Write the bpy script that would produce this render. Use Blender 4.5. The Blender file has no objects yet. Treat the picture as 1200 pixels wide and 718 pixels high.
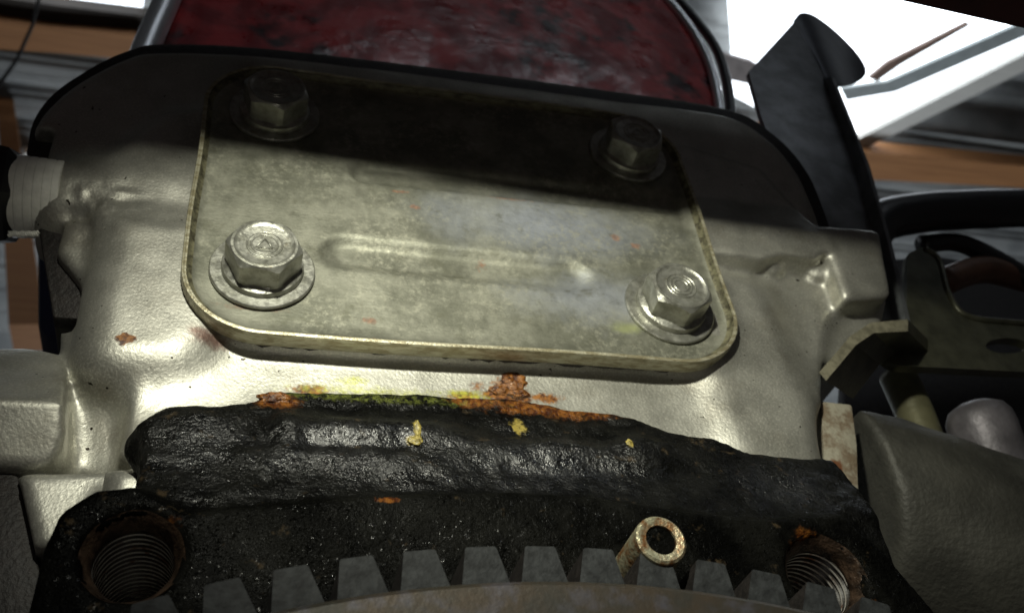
import bpy, bmesh, math, random
import numpy as np
from mathutils import Vector, Matrix
from mathutils.geometry import tessellate_polygon

random.seed(4)
rng = np.random.default_rng(7)
scene = bpy.context.scene
col = scene.collection
S = 0.0002                      # one working unit = 0.2 mm

# ------------------------------------------------------------------ camera
# world: X along the cover plate, Y away from it, Z up; origin in the middle of the plate
FOC = 1150.0                    # focal length in photograph pixels (1200 wide)
ax = np.array([0.96415279, 0.07448164, 0.25467995])
ay = np.array([-0.23986119, 0.65508307, 0.71647246])
az = np.array([-0.11347248, -0.75187676, 0.64946542])
RM = np.array([ax, ay, az])
CAM = np.array([-226.914, -766.931, -835.648])
cd = bpy.data.cameras.new('camera')
cd.sensor_fit = 'HORIZONTAL'
cd.sensor_width = 36.0
cd.lens = FOC / 1200 * 36
cd.clip_start = 0.005
cd.clip_end = 200
cd.dof.use_dof = True
cd.dof.focus_distance = 0.168
cd.dof.aperture_fstop = 36
cam = bpy.data.objects.new('camera', cd)
col.objects.link(cam)
_r, _u, _b = RM @ np.array([1, 0, 0]), RM @ np.array([0, -1, 0]), RM @ np.array([0, 0, -1])
M4 = Matrix(((_r[0], _u[0], _b[0], CAM[0] * S), (_r[1], _u[1], _b[1], CAM[1] * S), (_r[2], _u[2], _b[2], CAM[2] * S), (0, 0, 0, 1)))
cam.matrix_world = M4
scene.camera = cam


def ray(u, v):
    return RM @ np.array([(u - 600) / FOC, (v - 359) / FOC, 1.0])


def P(u, v, y=0.0):             # a point of the photograph on the vertical plane at depth y
    d = ray(u, v)
    return CAM + d * ((y - CAM[1]) / d[1])


def PZ(u, v, z):                # a point of the photograph on a level plane at height z (the roof)
    d = ray(u, v)
    return CAM + d * ((z - CAM[2]) / d[2])


def XZ(pts, y):
    return [(P(u, v, y)[0], P(u, v, y)[2]) for u, v in pts]


# ------------------------------------------------------------------ world, lamps, exposure
wd = bpy.data.worlds.new('World')
scene.world = wd
wd.use_nodes = True
wd.node_tree.nodes['Background'].inputs[0].default_value = (1.0, 0.92, 0.90, 1)
wd.node_tree.nodes['Background'].inputs[1].default_value = 0.022
scene.view_settings.view_transform = 'Standard'
scene.view_settings.look = 'None'
scene.view_settings.exposure = 0.0
scene.view_settings.gamma = 1.0

TORCH = np.array([-260.0, -950.0, -20.0])
ld = bpy.data.lights.new('torch', 'SPOT')
ld.energy = 2.75
ld.color = (1.0, 0.99, 0.83)
ld.shadow_soft_size = 0.006
ld.spot_size = math.radians(69)
ld.spot_blend = 1.0
lo = bpy.data.objects.new('torch', ld)
col.objects.link(lo)
lo.location = TORCH * S
_aim = np.array([70.0, 0, -200])
lo.rotation_euler = Vector((_aim - TORCH).tolist()).to_track_quat('-Z', 'Y').to_euler()


# added faint fill lamp just below the camera, no real source
pl = bpy.data.lights.new('fill_light', 'POINT')
pl.energy = 0.045
pl.color = (1.0, 0.93, 0.82)
pl.shadow_soft_size = 0.006
po = bpy.data.objects.new('fill_light', pl)
col.objects.link(po)
po.location = (CAM + np.array([40.0, -60, -70])) * S

# added area lamp behind the engine that brightens the roof underside
dl = bpy.data.lights.new('roof_fill_light', 'AREA')
dl.shape = 'RECTANGLE'
dl.size, dl.size_y = 1.6, 0.8
dl.energy = 110
dl.color = (0.85, 0.93, 1.0)
do = bpy.data.objects.new('roof_fill_light', dl)
col.objects.link(do)
do.location = (1.0, 4.2, 0.4)
do.rotation_euler = Vector((0.05, -0.45, 1)).to_track_quat('-Z', 'Y').to_euler()


# ------------------------------------------------------------------ object helpers
def thing(name, label, cat, loc=(0, 0, 0), group=None):
    o = bpy.data.objects.new(name, None)
    col.objects.link(o)
    o.location = np.array(loc) * S
    o.empty_display_size = 0.01
    o['label'] = label
    o['category'] = cat
    if group:
        o['group'] = group
    return o


def tag(o, label=None, cat=None, kind=None):
    if label:
        o['label'] = label
    if cat:
        o['category'] = cat
    if kind:
        o['kind'] = kind
    return o


def link(name, me, mat, parent=None, smooth=False):
    o = bpy.data.objects.new(name, me)
    col.objects.link(o)
    if mat:
        me.materials.append(mat)
    if parent:
        off = Vector((0, 0, 0))
        p = parent
        while p:
            off += p.location
            p = p.parent
        me.transform(Matrix.Translation(-off))
        o.parent = parent
    if smooth:
        me.polygons.foreach_set('use_smooth', [True] * len(me.polygons))
    return o


def mesh_obj(name, verts, faces, mat, parent=None, smooth=False):
    me = bpy.data.meshes.new(name)
    me.from_pydata((np.asarray(verts, float) * S).tolist(), [], faces)
    me.validate()
    me.update()
    return link(name, me, mat, parent, smooth)


def bm_obj(name, bm, mat, parent=None, smooth=False, angle=None):
    bmesh.ops.recalc_face_normals(bm, faces=bm.faces)
    me = bpy.data.meshes.new(name)
    bm.to_mesh(me)
    bm.free()
    me.transform(Matrix.Scale(S, 4))
    o = link(name, me, mat, parent, smooth or angle is not None)
    if angle is not None:
        me.set_sharp_from_angle(angle=math.radians(angle))
    return o


def add_poly(bm, poly, y0, y1, holes=(), shear=(0, 0), bevel=0):
    """prism of an XZ outline between depth y0 (front) and y1 (back)"""
    loops = [[Vector((x, z, 0)) for x, z in l] for l in [poly] + list(holes)]
    flat = [p for l in loops for p in l]
    tris = tessellate_polygon(loops)
    a = [bm.verts.new((p.x, y0, p.y)) for p in flat]
    b = [bm.verts.new((p.x + shear[0], y1, p.y + shear[1])) for p in flat]
    if not holes:
        n = len(flat)
        bm.faces.new(a)
        bm.faces.new(b[::-1])
    else:
        for t in tris:
            bm.faces.new([a[i] for i in t])
            bm.faces.new([b[i] for i in t][::-1])
    k = 0
    for l in loops:
        n = len(l)
        for i in range(n):
            j = (i + 1) % n
            bm.faces.new((a[k + i], a[k + j], b[k + j], b[k + i]))
        k += n
    if bevel and not holes:
        bmesh.ops.recalc_face_normals(bm, faces=bm.faces)
        es = [e for e in bm.edges if e.calc_face_angle(0) > 0.5]
        bmesh.ops.bevel(bm, geom=es, offset=bevel, segments=2, affect='EDGES', profile=0.5, clamp_overlap=True)


def prism(name, poly, y0, y1, mat, parent=None, holes=(), bevel=2, shear=(0, 0)):
    bm = bmesh.new()
    add_poly(bm, poly, y0, y1, holes, shear, bevel)
    return bm_obj(name, bm, mat, parent, angle=35)


def smooth_path(pts, n=8):
    pts = [np.array(p, float) for p in pts]
    out = []
    q = [2 * pts[0] - pts[1]] + pts + [2 * pts[-1] - pts[-2]]
    for i in range(1, len(q) - 2):
        for k in range(n):
            t = k / n
            p0, p1, p2, p3 = q[i - 1:i + 3]
            out.append(0.5 * ((2 * p1) + (p2 - p0) * t + (2 * p0 - 5 * p1 + 4 * p2 - p3) * t * t + (3 * p1 - p0 - 3 * p2 + p3) * t ** 3))
    out.append(pts[-1])
    return out


def round_poly(pts, rad, seg=6):
    """rounds the corners of an outline"""
    out = []
    n = len(pts)
    rads = rad if isinstance(rad, (list, tuple)) else [rad] * n
    for i in range(n):
        p0, p1, p2 = np.array(pts[i - 1], float), np.array(pts[i], float), np.array(pts[(i + 1) % n], float)
        a, b = p0 - p1, p2 - p1
        la, lb = np.linalg.norm(a), np.linalg.norm(b)
        a, b = a / la, b / lb
        r = min(rads[i], la * 0.45, lb * 0.45)
        if r < 0.5:
            out.append(tuple(p1))
            continue
        s, e = p1 + a * r, p1 + b * r
        for k in range(seg + 1):
            t = k / seg
            out.append(tuple((1 - t) ** 2 * s + 2 * t * (1 - t) * p1 + t * t * e))
    return out


def add_tube(bm, path, rad, seg=16, cap=True):
    path = [Vector(p) for p in path]
    rads = rad if isinstance(rad, (list, tuple)) else [rad] * len(path)
    up = Vector((0.13, 0.31, 0.94))
    rings = []
    for i, p in enumerate(path):
        d = (path[min(i + 1, len(path) - 1)] - path[max(i - 1, 0)]).normalized()
        s = d.cross(up)
        if s.length < 1e-3:
            s = d.cross(Vector((1, 0, 0)))
        s.normalize()
        t = s.cross(d)
        rings.append([bm.verts.new(p + (s * math.cos(2 * math.pi * k / seg) + t * math.sin(2 * math.pi * k / seg)) * rads[i]) for k in range(seg)])
    for a, b in zip(rings, rings[1:]):
        for k in range(seg):
            bm.faces.new((a[k], a[(k + 1) % seg], b[(k + 1) % seg], b[k]))
    if cap:
        bm.faces.new(rings[0][::-1])
        bm.faces.new(rings[-1])


def add_lathe(bm, prof, c, axis, seg=48, rot=0.0, rfun=None, close=False):
    """profile of (radius, height along axis); axis a unit vector"""
    axis = Vector(axis).normalized()
    s = axis.cross(Vector((0, 0, 1)))
    if s.length < 1e-3:
        s = Vector((1, 0, 0))
    s.normalize()
    t = axis.cross(s)
    c = Vector(c)
    rings = []
    for i, (r, h) in enumerate(prof):
        ring = []
        for k in range(seg):
            th = 2 * math.pi * k / seg + rot
            rr, hh = (r, h) if rfun is None else rfun(i, r, h, th)
            ring.append(bm.verts.new(c + (s * math.cos(th) + t * math.sin(th)) * rr + axis * hh))
        rings.append(ring)
    for a, b in zip(rings, rings[1:]):
        for k in range(seg):
            bm.faces.new((a[k], a[(k + 1) % seg], b[(k + 1) % seg], b[k]))
    if close:
        bm.faces.new(rings[0][::-1])
        bm.faces.new(rings[-1])
    return rings


# ------------------------------------------------------------------ implicit castings (numpy)
def vnoise(p, scale, seed=0):
    """value noise for an (N,3) array"""
    q = p / scale
    i = np.floor(q).astype(np.int64)
    f = q - i
    f = f * f * (3 - 2 * f)

    def h(a, b, c):
        n = (a * 73856093) ^ (b * 19349663) ^ (c * 83492791) ^ (seed * 2654435761)
        n = (n ^ (n >> 13)) * 1274126177
        n = n ^ (n >> 16)
        return (n & 0xffff) / 32767.5 - 1.0
    out = 0
    for dx in (0, 1):
        for dy in (0, 1):
            for dz in (0, 1):
                w = (f[:, 0] if dx else 1 - f[:, 0]) * (f[:, 1] if dy else 1 - f[:, 1]) * (f[:, 2] if dz else 1 - f[:, 2])
                out = out + w * h(i[:, 0] + dx, i[:, 1] + dy, i[:, 2] + dz)
    return out


class Field:
    def __init__(s, lo, hi, step):
        s.lo, s.step = np.array(lo, float), step
        n = [int((b - a) / step) + 1 for a, b in zip(lo, hi)]
        s.x = (lo[0] + step * np.arange(n[0], dtype=np.float32))[:, None, None]
        s.y = (lo[1] + step * np.arange(n[1], dtype=np.float32))[None, :, None]
        s.z = (lo[2] + step * np.arange(n[2], dtype=np.float32))[None, None, :]
        s.f = np.full(n, 1e3, np.float32)

    def add(s, d, k=0):
        if k <= 0:
            s.f = np.minimum(s.f, d)
        else:
            h = np.clip(0.5 + 0.5 * (s.f - d) / k, 0, 1)
            s.f = s.f + (d - s.f) * h - k * h * (1 - h)
        s.f = s.f.astype(np.float32)

    def cut(s, d, k=0):
        if k <= 0:
            s.f = np.maximum(s.f, -d)
        else:
            h = np.clip(0.5 - 0.5 * (s.f + d) / k, 0, 1)
            s.f = s.f + (-d - s.f) * h + k * h * (1 - h)
        s.f = s.f.astype(np.float32)

    def poly(s, pts):
        """signed distance of an XZ outline"""
        x, z = s.x[:, 0, :], s.z[:, 0, :]
        x, z = np.broadcast_arrays(x, z)
        d = np.full(x.shape, 1e12, np.float32)
        sg = np.ones(x.shape, np.float32)
        n = len(pts)
        for i in range(n):
            ax_, az_ = pts[i]
            bx_, bz_ = pts[i - 1]
            ex, ez = bx_ - ax_, bz_ - az_
            wx, wz = x - ax_, z - az_
            t = np.clip((wx * ex + wz * ez) / (ex * ex + ez * ez + 1e-9), 0, 1)
            d = np.minimum(d, (wx - ex * t) ** 2 + (wz - ez * t) ** 2)
            c1, c2, c3 = z >= az_, z < bz_, ex * wz > ez * wx
            sg = np.where((c1 & c2 & c3) | (~c1 & ~c2 & ~c3), -sg, sg)
        return (sg * np.sqrt(d))[:, None, :]

    def ext(s, pts, y0, y1, r):
        """rounded extrusion of an outline from y0 (number or array over XZ) back to y1"""
        d2 = s.poly(pts) + r
        dy = np.maximum(y0 + r - s.y, s.y - (y1 - r))
        return np.minimum(np.maximum(d2, dy), 0) + np.sqrt(np.maximum(d2, 0) ** 2 + np.maximum(dy, 0) ** 2) - r

    def box(s, c, hf, r):
        q = [np.abs(a - ci) - (h - r) for a, ci, h in zip((s.x, s.y, s.z), c, hf)]
        o = np.sqrt(np.maximum(q[0], 0) ** 2 + np.maximum(q[1], 0) ** 2 + np.maximum(q[2], 0) ** 2)
        return o + np.minimum(np.maximum(q[0], np.maximum(q[1], q[2])), 0) - r

    def ell(s, c, rad):
        k = np.sqrt(((s.x - c[0]) / rad[0]) ** 2 + ((s.y - c[1]) / rad[1]) ** 2 + ((s.z - c[2]) / rad[2]) ** 2)
        return (k - 1) * min(rad)

    def cap(s, a, b, r, r2=None):
        a, b = np.array(a, float), np.array(b, float)
        e = b - a
        t = np.clip(((s.x - a[0]) * e[0] + (s.y - a[1]) * e[1] + (s.z - a[2]) * e[2]) / (e @ e), 0, 1)
        rr = r if r2 is None else r + (r2 - r) * t
        return np.sqrt((s.x - a[0] - e[0] * t) ** 2 + (s.y - a[1] - e[1] * t) ** 2 + (s.z - a[2] - e[2] * t) ** 2) - rr

    def cyl_y(s, c, r, y0, y1):
        d2 = np.sqrt((s.x - c[0]) ** 2 + (s.z - c[1]) ** 2) - r
        return np.maximum(d2, np.maximum(y0 - s.y, s.y - y1))

    def mesh(s):
        F = s.f.copy()
        F[0], F[-1], F[:, 0], F[:, -1], F[:, :, 0], F[:, :, -1] = 9, 9, 9, 9, 9, 9
        neg = F < 0
        cnt = sum(neg[a:a + F.shape[0] - 1, b:b + F.shape[1] - 1, c:c + F.shape[2] - 1].astype(np.int8)
                  for a in (0, 1) for b in (0, 1) for c in (0, 1))
        act = (cnt > 0) & (cnt < 8)
        I = np.argwhere(act)
        idx = np.full(act.shape, -1, np.int64)
        idx[act] = np.arange(len(I))
        off = [(a, b, c) for a in (0, 1) for b in (0, 1) for c in (0, 1)]
        V = np.stack([F[I[:, 0] + a, I[:, 1] + b, I[:, 2] + c] for a, b, c in off], 1)
        acc = np.zeros((len(I), 3))
        n = np.zeros(len(I))
        for i in range(8):
            for j in range(i + 1, 8):
                if sum(abs(p - q) for p, q in zip(off[i], off[j])) != 1:
                    continue
                m = (V[:, i] < 0) != (V[:, j] < 0)
                t = V[m, i] / (V[m, i] - V[m, j])
                acc[m] += np.array(off[i]) + t[:, None] * (np.array(off[j]) - np.array(off[i]))
                n[m] += 1
        verts = s.lo + (I + acc / n[:, None]) * s.step
        quads = []
        for a in range(3):
            b, c = (a + 1) % 3, (a + 2) % 3
            sl0, sl1 = [slice(None)] * 3, [slice(None)] * 3
            sl0[a], sl1[a] = slice(0, -1), slice(1, None)
            n0, n1 = neg[tuple(sl0)], neg[tuple(sl1)]
            E = np.argwhere(n0 != n1)
            fl = n0[tuple(E.T)]
            E = E[(E[:, b] > 0) & (E[:, c] > 0)]
            fl = neg[tuple(E.T)]

            def ci(db, dc):
                q = E.copy()
                q[:, b] -= db
                q[:, c] -= dc
                return idx[tuple(q.T)]
            Q = np.stack([ci(0, 0), ci(1, 0), ci(1, 1), ci(0, 1)], 1)
            Q[~fl] = Q[~fl][:, ::-1]
            quads.append(Q)
        return verts, np.concatenate(quads)


def np_mesh(name, verts, quads, mat, parent, smooth=True):
    me = bpy.data.meshes.new(name)
    me.vertices.add(len(verts))
    me.vertices.foreach_set('co', (verts * S).astype(np.float32).ravel())
    k = quads.shape[1]
    me.loops.add(quads.size)
    me.loops.foreach_set('vertex_index', quads.astype(np.int32).ravel())
    me.polygons.add(len(quads))
    me.polygons.foreach_set('loop_start', np.arange(0, quads.size, k, dtype=np.int32))
    me.update(calc_edges=True)
    me.validate()
    return link(name, me, mat, parent, smooth)


# ------------------------------------------------------------------ materials
class Mat:
    """small node builder; pos() is the place in working units"""
    def __init__(s, name):
        s.m = bpy.data.materials.new(name)
        s.m.use_nodes = True
        s.t = s.m.node_tree
        s.b = s.t.nodes['Principled BSDF']
        g = s.t.nodes.new('ShaderNodeNewGeometry')
        v = s.t.nodes.new('ShaderNodeVectorMath')
        v.operation = 'SCALE'
        v.inputs['Scale'].default_value = 1 / S
        s.t.links.new(g.outputs['Position'], v.inputs[0])
        s.pos = v.outputs[0]
        s.geo = g

    def L(s, a, b):
        s.t.links.new(a, b)

    def setv(s, sock, v):
        if hasattr(v, 'is_output'):
            s.L(v, sock)
        elif isinstance(v, (tuple, list)) and len(v) == 3 and sock.type == 'RGBA':
            sock.default_value = (*v, 1)
        else:
            sock.default_value = v

    def P(s, **k):
        names = dict(col='Base Color', metal='Metallic', rough='Roughness', spec='Specular IOR Level', coat='Coat Weight', coatr='Coat Roughness',
                     normal='Normal', emis='Emission Color', emis_s='Emission Strength', ior='IOR', trans='Transmission Weight', sheen='Sheen Weight', aniso='Anisotropic')
        for a, v in k.items():
            s.setv(s.b.inputs[names[a]], v)
        return s.m

    def vscale(s, sc, src=None):
        v = s.t.nodes.new('ShaderNodeVectorMath')
        v.operation = 'MULTIPLY'
        s.L(src or s.pos, v.inputs[0])
        v.inputs[1].default_value = sc
        return v.outputs[0]

    def noise(s, size, detail=3, rough=0.55, stretch=None, dist=0, seed=0):
        n = s.t.nodes.new('ShaderNodeTexNoise')
        n.noise_dimensions = '4D' if seed else '3D'
        if seed:
            n.inputs['W'].default_value = seed * 7.31
        n.inputs['Scale'].default_value = 1 / size
        n.inputs['Detail'].default_value = detail
        n.inputs['Roughness'].default_value = rough
        n.inputs['Distortion'].default_value = dist
        s.L(s.vscale(stretch) if stretch else s.pos, n.inputs['Vector'])
        return n.outputs['Fac']

    def vor(s, size, feature='F1'):
        n = s.t.nodes.new('ShaderNodeTexVoronoi')
        n.feature = feature
        n.inputs['Scale'].default_value = 1 / size
        s.L(s.pos, n.inputs['Vector'])
        return n.outputs['Distance']

    def math(s, op, a, b=0.0, clamp=False):
        n = s.t.nodes.new('ShaderNodeMath')
        n.operation = op
        n.use_clamp = clamp
        s.setv(n.inputs[0], a)
        s.setv(n.inputs[1], b)
        return n.outputs[0]

    def ramp(s, v, a, b, lo=0.0, hi=1.0):
        n = s.t.nodes.new('ShaderNodeMapRange')
        n.interpolation_type = 'SMOOTHSTEP'
        s.setv(n.inputs[0], v)
        for i, q in enumerate((a, b, lo, hi)):
            n.inputs[i + 1].default_value = q
        return n.outputs[0]

    def mix(s, f, a, b):
        n = s.t.nodes.new('ShaderNodeMix')
        n.data_type = 'RGBA'
        s.setv(n.inputs['Factor'], f)
        s.setv(n.inputs['A'], a)
        s.setv(n.inputs['B'], b)
        return n.outputs['Result']

    def spot(s, c, rad, soft=0.4, warp=0.5, seed=1, nsize=None):
        """mask of a stain with its own shape round a point; rad may be (rx, ry, rz)"""
        rad = (rad,) * 3 if not isinstance(rad, (tuple, list)) else rad
        v = s.t.nodes.new('ShaderNodeVectorMath')
        v.operation = 'SUBTRACT'
        s.L(s.pos, v.inputs[0])
        v.inputs[1].default_value = tuple(float(q) for q in c)
        w = s.vscale(tuple(1 / r for r in rad), v.outputs[0])
        ln = s.t.nodes.new('ShaderNodeVectorMath')
        ln.operation = 'LENGTH'
        s.L(w, ln.inputs[0])
        nz = s.noise(nsize or max(3.0, min(rad) * 0.6), 4, 0.65, seed=seed)
        d = s.math('ADD', ln.outputs['Value'], s.math('MULTIPLY', s.math('SUBTRACT', nz, 0.5), warp * 4))
        return s.ramp(d, 1.0, 1.0 - soft, 0, 1)

    def maxm(s, ms):
        o = ms[0]
        for q in ms[1:]:
            o = s.math('MAXIMUM', o, q)
        return o

    def bump(s, h, strength=0.3, dist=2.0, normal=None):
        n = s.t.nodes.new('ShaderNodeBump')
        n.inputs['Strength'].default_value = strength
        n.inputs['Distance'].default_value = dist * S
        s.L(h, n.inputs['Height'])
        if normal:
            s.L(normal, n.inputs['Normal'])
        return n.outputs['Normal']

    def axis(s, i):
        n = s.t.nodes.new('ShaderNodeSeparateXYZ')
        s.L(s.pos, n.inputs[0])
        return n.outputs[i]


def plain(name, c, rough=0.6, metal=0.0, var=0.3, size=20, bump=0.2, bsize=6, spec=0.5, coat=0):
    m = Mat(name)
    n = m.noise(size, 4)
    d = tuple(q * (1 - var) for q in c)
    e = tuple(min(1, q * (1 + var)) for q in c)
    m.P(col=m.mix(m.ramp(n, 0.3, 0.7), d, e), rough=rough, metal=metal, spec=spec, coat=coat)
    if bump:
        m.P(normal=m.bump(m.noise(bsize, 3), bump, 3))
    return m.m


# zinc plated cover plate
m = Mat('plated_steel')
br = m.noise(3.0, 4, 0.7, stretch=(0.3, 1, 1))
base = m.mix(m.ramp(m.noise(75, 6, 0.7, seed=1), 0.38, 0.64), (0.145, 0.147, 0.115), (0.27, 0.27, 0.22))
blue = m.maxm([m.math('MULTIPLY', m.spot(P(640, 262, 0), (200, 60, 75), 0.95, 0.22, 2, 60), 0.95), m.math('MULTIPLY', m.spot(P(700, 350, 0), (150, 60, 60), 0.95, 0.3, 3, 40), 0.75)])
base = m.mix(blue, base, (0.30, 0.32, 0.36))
mott = m.math('MULTIPLY', m.math('MULTIPLY', m.ramp(m.noise(9, 6, 0.8, seed=5), 0.46, 0.66), 0.8), m.ramp(m.noise(90, 3, 0.6, seed=15), 0.42, 0.6, 0.1, 1.0))
base = m.mix(mott, base, (0.38, 0.375, 0.30))
dk = m.math('MULTIPLY', m.ramp(m.noise(24, 6, 0.75, seed=6, stretch=(0.8, 1, 1)), 0.52, 0.7), 0.6)
base = m.mix(dk, base, (0.115, 0.115, 0.08))
rs = [m.spot(P(486, 243, 0), (8, 10, 5), 0.5, 0.45, 7, 5), m.spot(P(468, 225, 0), (14, 10, 3), 0.6, 0.5, 8, 5), m.spot(P(600, 231, 0), (48, 10, 7), 0.8, 0.55, 9, 7), m.spot(P(722, 278, 0), (8, 10, 8), 0.6, 0.4, 10, 5),
      m.spot(P(745, 288, 0), (8, 10, 6), 0.5, 0.45, 11, 5), m.spot(P(567, 302, -6), (9, 20, 12), 0.5, 0.65, 12, 6), m.spot(P(433, 375, 0), (9, 20, 6), 0.6, 0.5, 13, 6), m.spot(P(440, 392, -10), (14, 10, 5), 0.6, 0.5, 14, 6),
      m.spot(P(300, 360, 0), (40, 10, 6), 0.9, 0.5, 15, 10)]
rm = m.math('MULTIPLY', m.maxm(rs), 0.7)
base = m.mix(rm, base, m.mix(m.ramp(m.noise(4, 2), 0.4, 0.6), (0.15, 0.07, 0.04), (0.25, 0.12, 0.065)))
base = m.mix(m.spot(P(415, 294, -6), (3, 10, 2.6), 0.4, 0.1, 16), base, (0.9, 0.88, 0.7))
gh = m.maxm([m.spot(P(735, 385, 0), (26, 10, 12), 0.9, 0.3, 17, 14)])
base = m.mix(m.math('MULTIPLY', gh, 0.5), base, (0.42, 0.46, 0.17))
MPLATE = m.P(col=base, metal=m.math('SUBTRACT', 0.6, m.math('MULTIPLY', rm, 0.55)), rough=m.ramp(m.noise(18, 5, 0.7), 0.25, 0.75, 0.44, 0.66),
             normal=m.bump(m.math('ADD', br, m.math('MULTIPLY', m.noise(5, 4, 0.7), 0.8)), 0.22, 1.6))

m = Mat('worn_plate_edge')
base = m.mix(m.ramp(m.noise(6, 4, 0.7, stretch=(0.3, 1, 1)), 0.38, 0.62), (0.27, 0.24, 0.15), (0.46, 0.44, 0.33))
MEDGE = m.P(col=base, metal=0.55, rough=0.42, normal=m.bump(m.noise(3, 3), 0.4, 1.5))

m = Mat('shaded_plate_bend')  # dark ring: shade on the lip's inner wall put into the colour
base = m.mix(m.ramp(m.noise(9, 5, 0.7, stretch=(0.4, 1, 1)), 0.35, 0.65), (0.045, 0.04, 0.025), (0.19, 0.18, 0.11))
MBENDSHADE = m.P(col=base, metal=0.3, rough=0.5, normal=m.bump(m.noise(3, 3), 0.4, 1.5))
m = Mat('bolt_zinc')
base = m.mix(m.ramp(m.noise(14, 4, 0.7), 0.35, 0.65), (0.26, 0.26, 0.22), (0.41, 0.41, 0.365))
base = m.mix(m.math('MULTIPLY', m.ramp(m.noise(9, 5, 0.7, seed=2), 0.58, 0.72), 0.6), base, (0.16, 0.13, 0.08))
MBOLT = m.P(col=base, metal=0.75, rough=m.ramp(m.noise(8, 4), 0.3, 0.7, 0.28, 0.48), normal=m.bump(m.noise(3, 3), 0.25, 1.4))

m = Mat('lit_thread_crest')
MLIP = plain('rusty_bore_lip', (0.045, 0.028, 0.018), 0.4, 0.4, 0.7, 9, 0.5, 4)
MGROOVE = plain('shaded_thread_groove', (0.014, 0.011, 0.008), 0.35, 0, 0.4, 8, 0, 4, 0.2)  # shade between the thread crests painted as a dark colour
base = m.mix(m.ramp(m.noise(14, 4, 0.7), 0.50, 0.68), (0.72, 0.70, 0.65), (0.22, 0.09, 0.05))
MTHREAD = m.P(col=base, metal=0.5, rough=0.3, normal=m.bump(m.noise(3, 3), 0.15, 0.8))  # pale crests paint light on the threads; brown patches are rust

m = Mat('sleeve_steel')
base = m.mix(m.ramp(m.noise(12, 5, 0.7), 0.4, 0.66), (0.42, 0.40, 0.27), (0.24, 0.10, 0.03))
MSLEEVE = m.P(col=base, metal=0.6, rough=0.4, normal=m.bump(m.noise(3.5, 3), 0.6, 2))

m = Mat('wet_rust')
rn = m.noise(5, 4, 0.7)
MCRUST = m.P(col=m.mix(m.ramp(rn, 0.36, 0.62), (0.035, 0.009, 0.004), (0.24, 0.095, 0.02)), rough=m.ramp(m.noise(4, 2, seed=3), 0.4, 0.6, 0.12, 0.5), normal=m.bump(rn, 0.8, 3))
m = Mat('yellow_grease')
rn = m.noise(4, 3, 0.7)
MDRIP = m.P(col=m.mix(m.ramp(rn, 0.4, 0.6), (0.14, 0.11, 0.025), (0.36, 0.29, 0.07)), rough=0.4, normal=m.bump(rn, 0.6, 2))
MGEAR = plain('gear_steel', (0.025, 0.027, 0.028), 0.65, 0.1, 0.45, 9, 0.25, 4, 0.25)
m = Mat('flywheel_rim_steel')
base = m.mix(m.ramp(m.noise(40, 5, 0.7), 0.3, 0.7), (0.04, 0.038, 0.03), (0.065, 0.046, 0.028))
base = m.mix(m.math('MULTIPLY', m.ramp(m.noise(22, 4, seed=3), 0.5, 0.7), 0.6), base, (0.10, 0.10, 0.13))
MRIM = m.P(col=base, metal=0.4, rough=0.5, normal=m.bump(m.noise(4, 3), 0.2, 1.5))
MDARK = plain('dark_gasket', (0.016, 0.013, 0.012), 0.6, 0, 0.4, 10, 0.5, 5)
MSTRAP = plain('dull_strap_steel', (0.17, 0.18, 0.19), 0.5, 0.35, 0.3, 40, 0.25, 6)
MBRK = plain('olive_plated_bracket', (0.08, 0.08, 0.055), 0.4, 0.5, 0.3, 30, 0.25, 6)
MHOSE = plain('black_rubber', (0.012, 0.012, 0.014), 0.38, 0, 0.2, 30, 0.1, 6)
MTAPE = plain('thread_tape', (0.86, 0.86, 0.80), 0.45, 0, 0.08, 12, 0.25, 4)
MGREY = plain('weathered_grey_casting', (0.045, 0.044, 0.037), 0.6, 0.2, 0.3, 60, 0.5, 6)
m = Mat('rusty_flange_paint')
base = m.mix(m.ramp(m.noise(25, 5, 0.7), 0.4, 0.62), (0.30, 0.28, 0.22), (0.16, 0.12, 0.08))
base = m.mix(m.spot(P(982, 545, 55), (9, 40, 12), 0.6, 0.45, 3, 7), base, (0.13, 0.05, 0.02))
MFLANGE = m.P(col=base, metal=0.2, rough=0.55, normal=m.bump(m.noise(7, 4), 0.5, 3))
MLUG = plain('pale_grey_lug', (0.16, 0.15, 0.165), 0.5, 0.4, 0.3, 40, 0.3, 8)
m = Mat('red_enamel')
base = m.mix(m.ramp(m.noise(80, 3, 0.55, dist=0.4), 0.38, 0.62), (0.62, 0.07, 0.075), (0.30, 0.03, 0.036))
base = m.mix(m.ramp(m.noise(90, 3, 0.6, seed=5), 0.52, 0.66), base, (0.045, 0.018, 0.022))
MRED = m.P(col=base, rough=m.ramp(m.noise(60, 4, 0.6, seed=8), 0.35, 0.65, 0.25, 0.6), spec=0.5, normal=m.bump(m.noise(50, 3), 0.35, 10))
MCHROME = plain('bright_trim', (0.78, 0.8, 0.83), 0.3, 0.7, 0.06, 60, 0.05, 20)
MDRED = plain('dark_red_beam_paint', (0.045, 0.012, 0.012), 0.5, 0, 0.3, 60, 0.2, 12)
MWOOD = None
m = Mat('old_timber')
gx = m.noise(60, 5, 0.6, stretch=(0.05, 1, 1))
MWOOD = m.P(col=m.mix(m.ramp(gx, 0.3, 0.7), (0.27, 0.118, 0.042), (0.35, 0.16, 0.058)), rough=0.75, normal=m.bump(gx, 0.4, 30))
m = Mat('pale_timber')
gx = m.noise(80, 4, 0.6, stretch=(0.2, 1, 1))
MPALE = m.P(col=m.mix(gx, (0.55, 0.53, 0.48), (0.8, 0.78, 0.73)), rough=0.6)
m = Mat('corrugated_iron')
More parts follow.
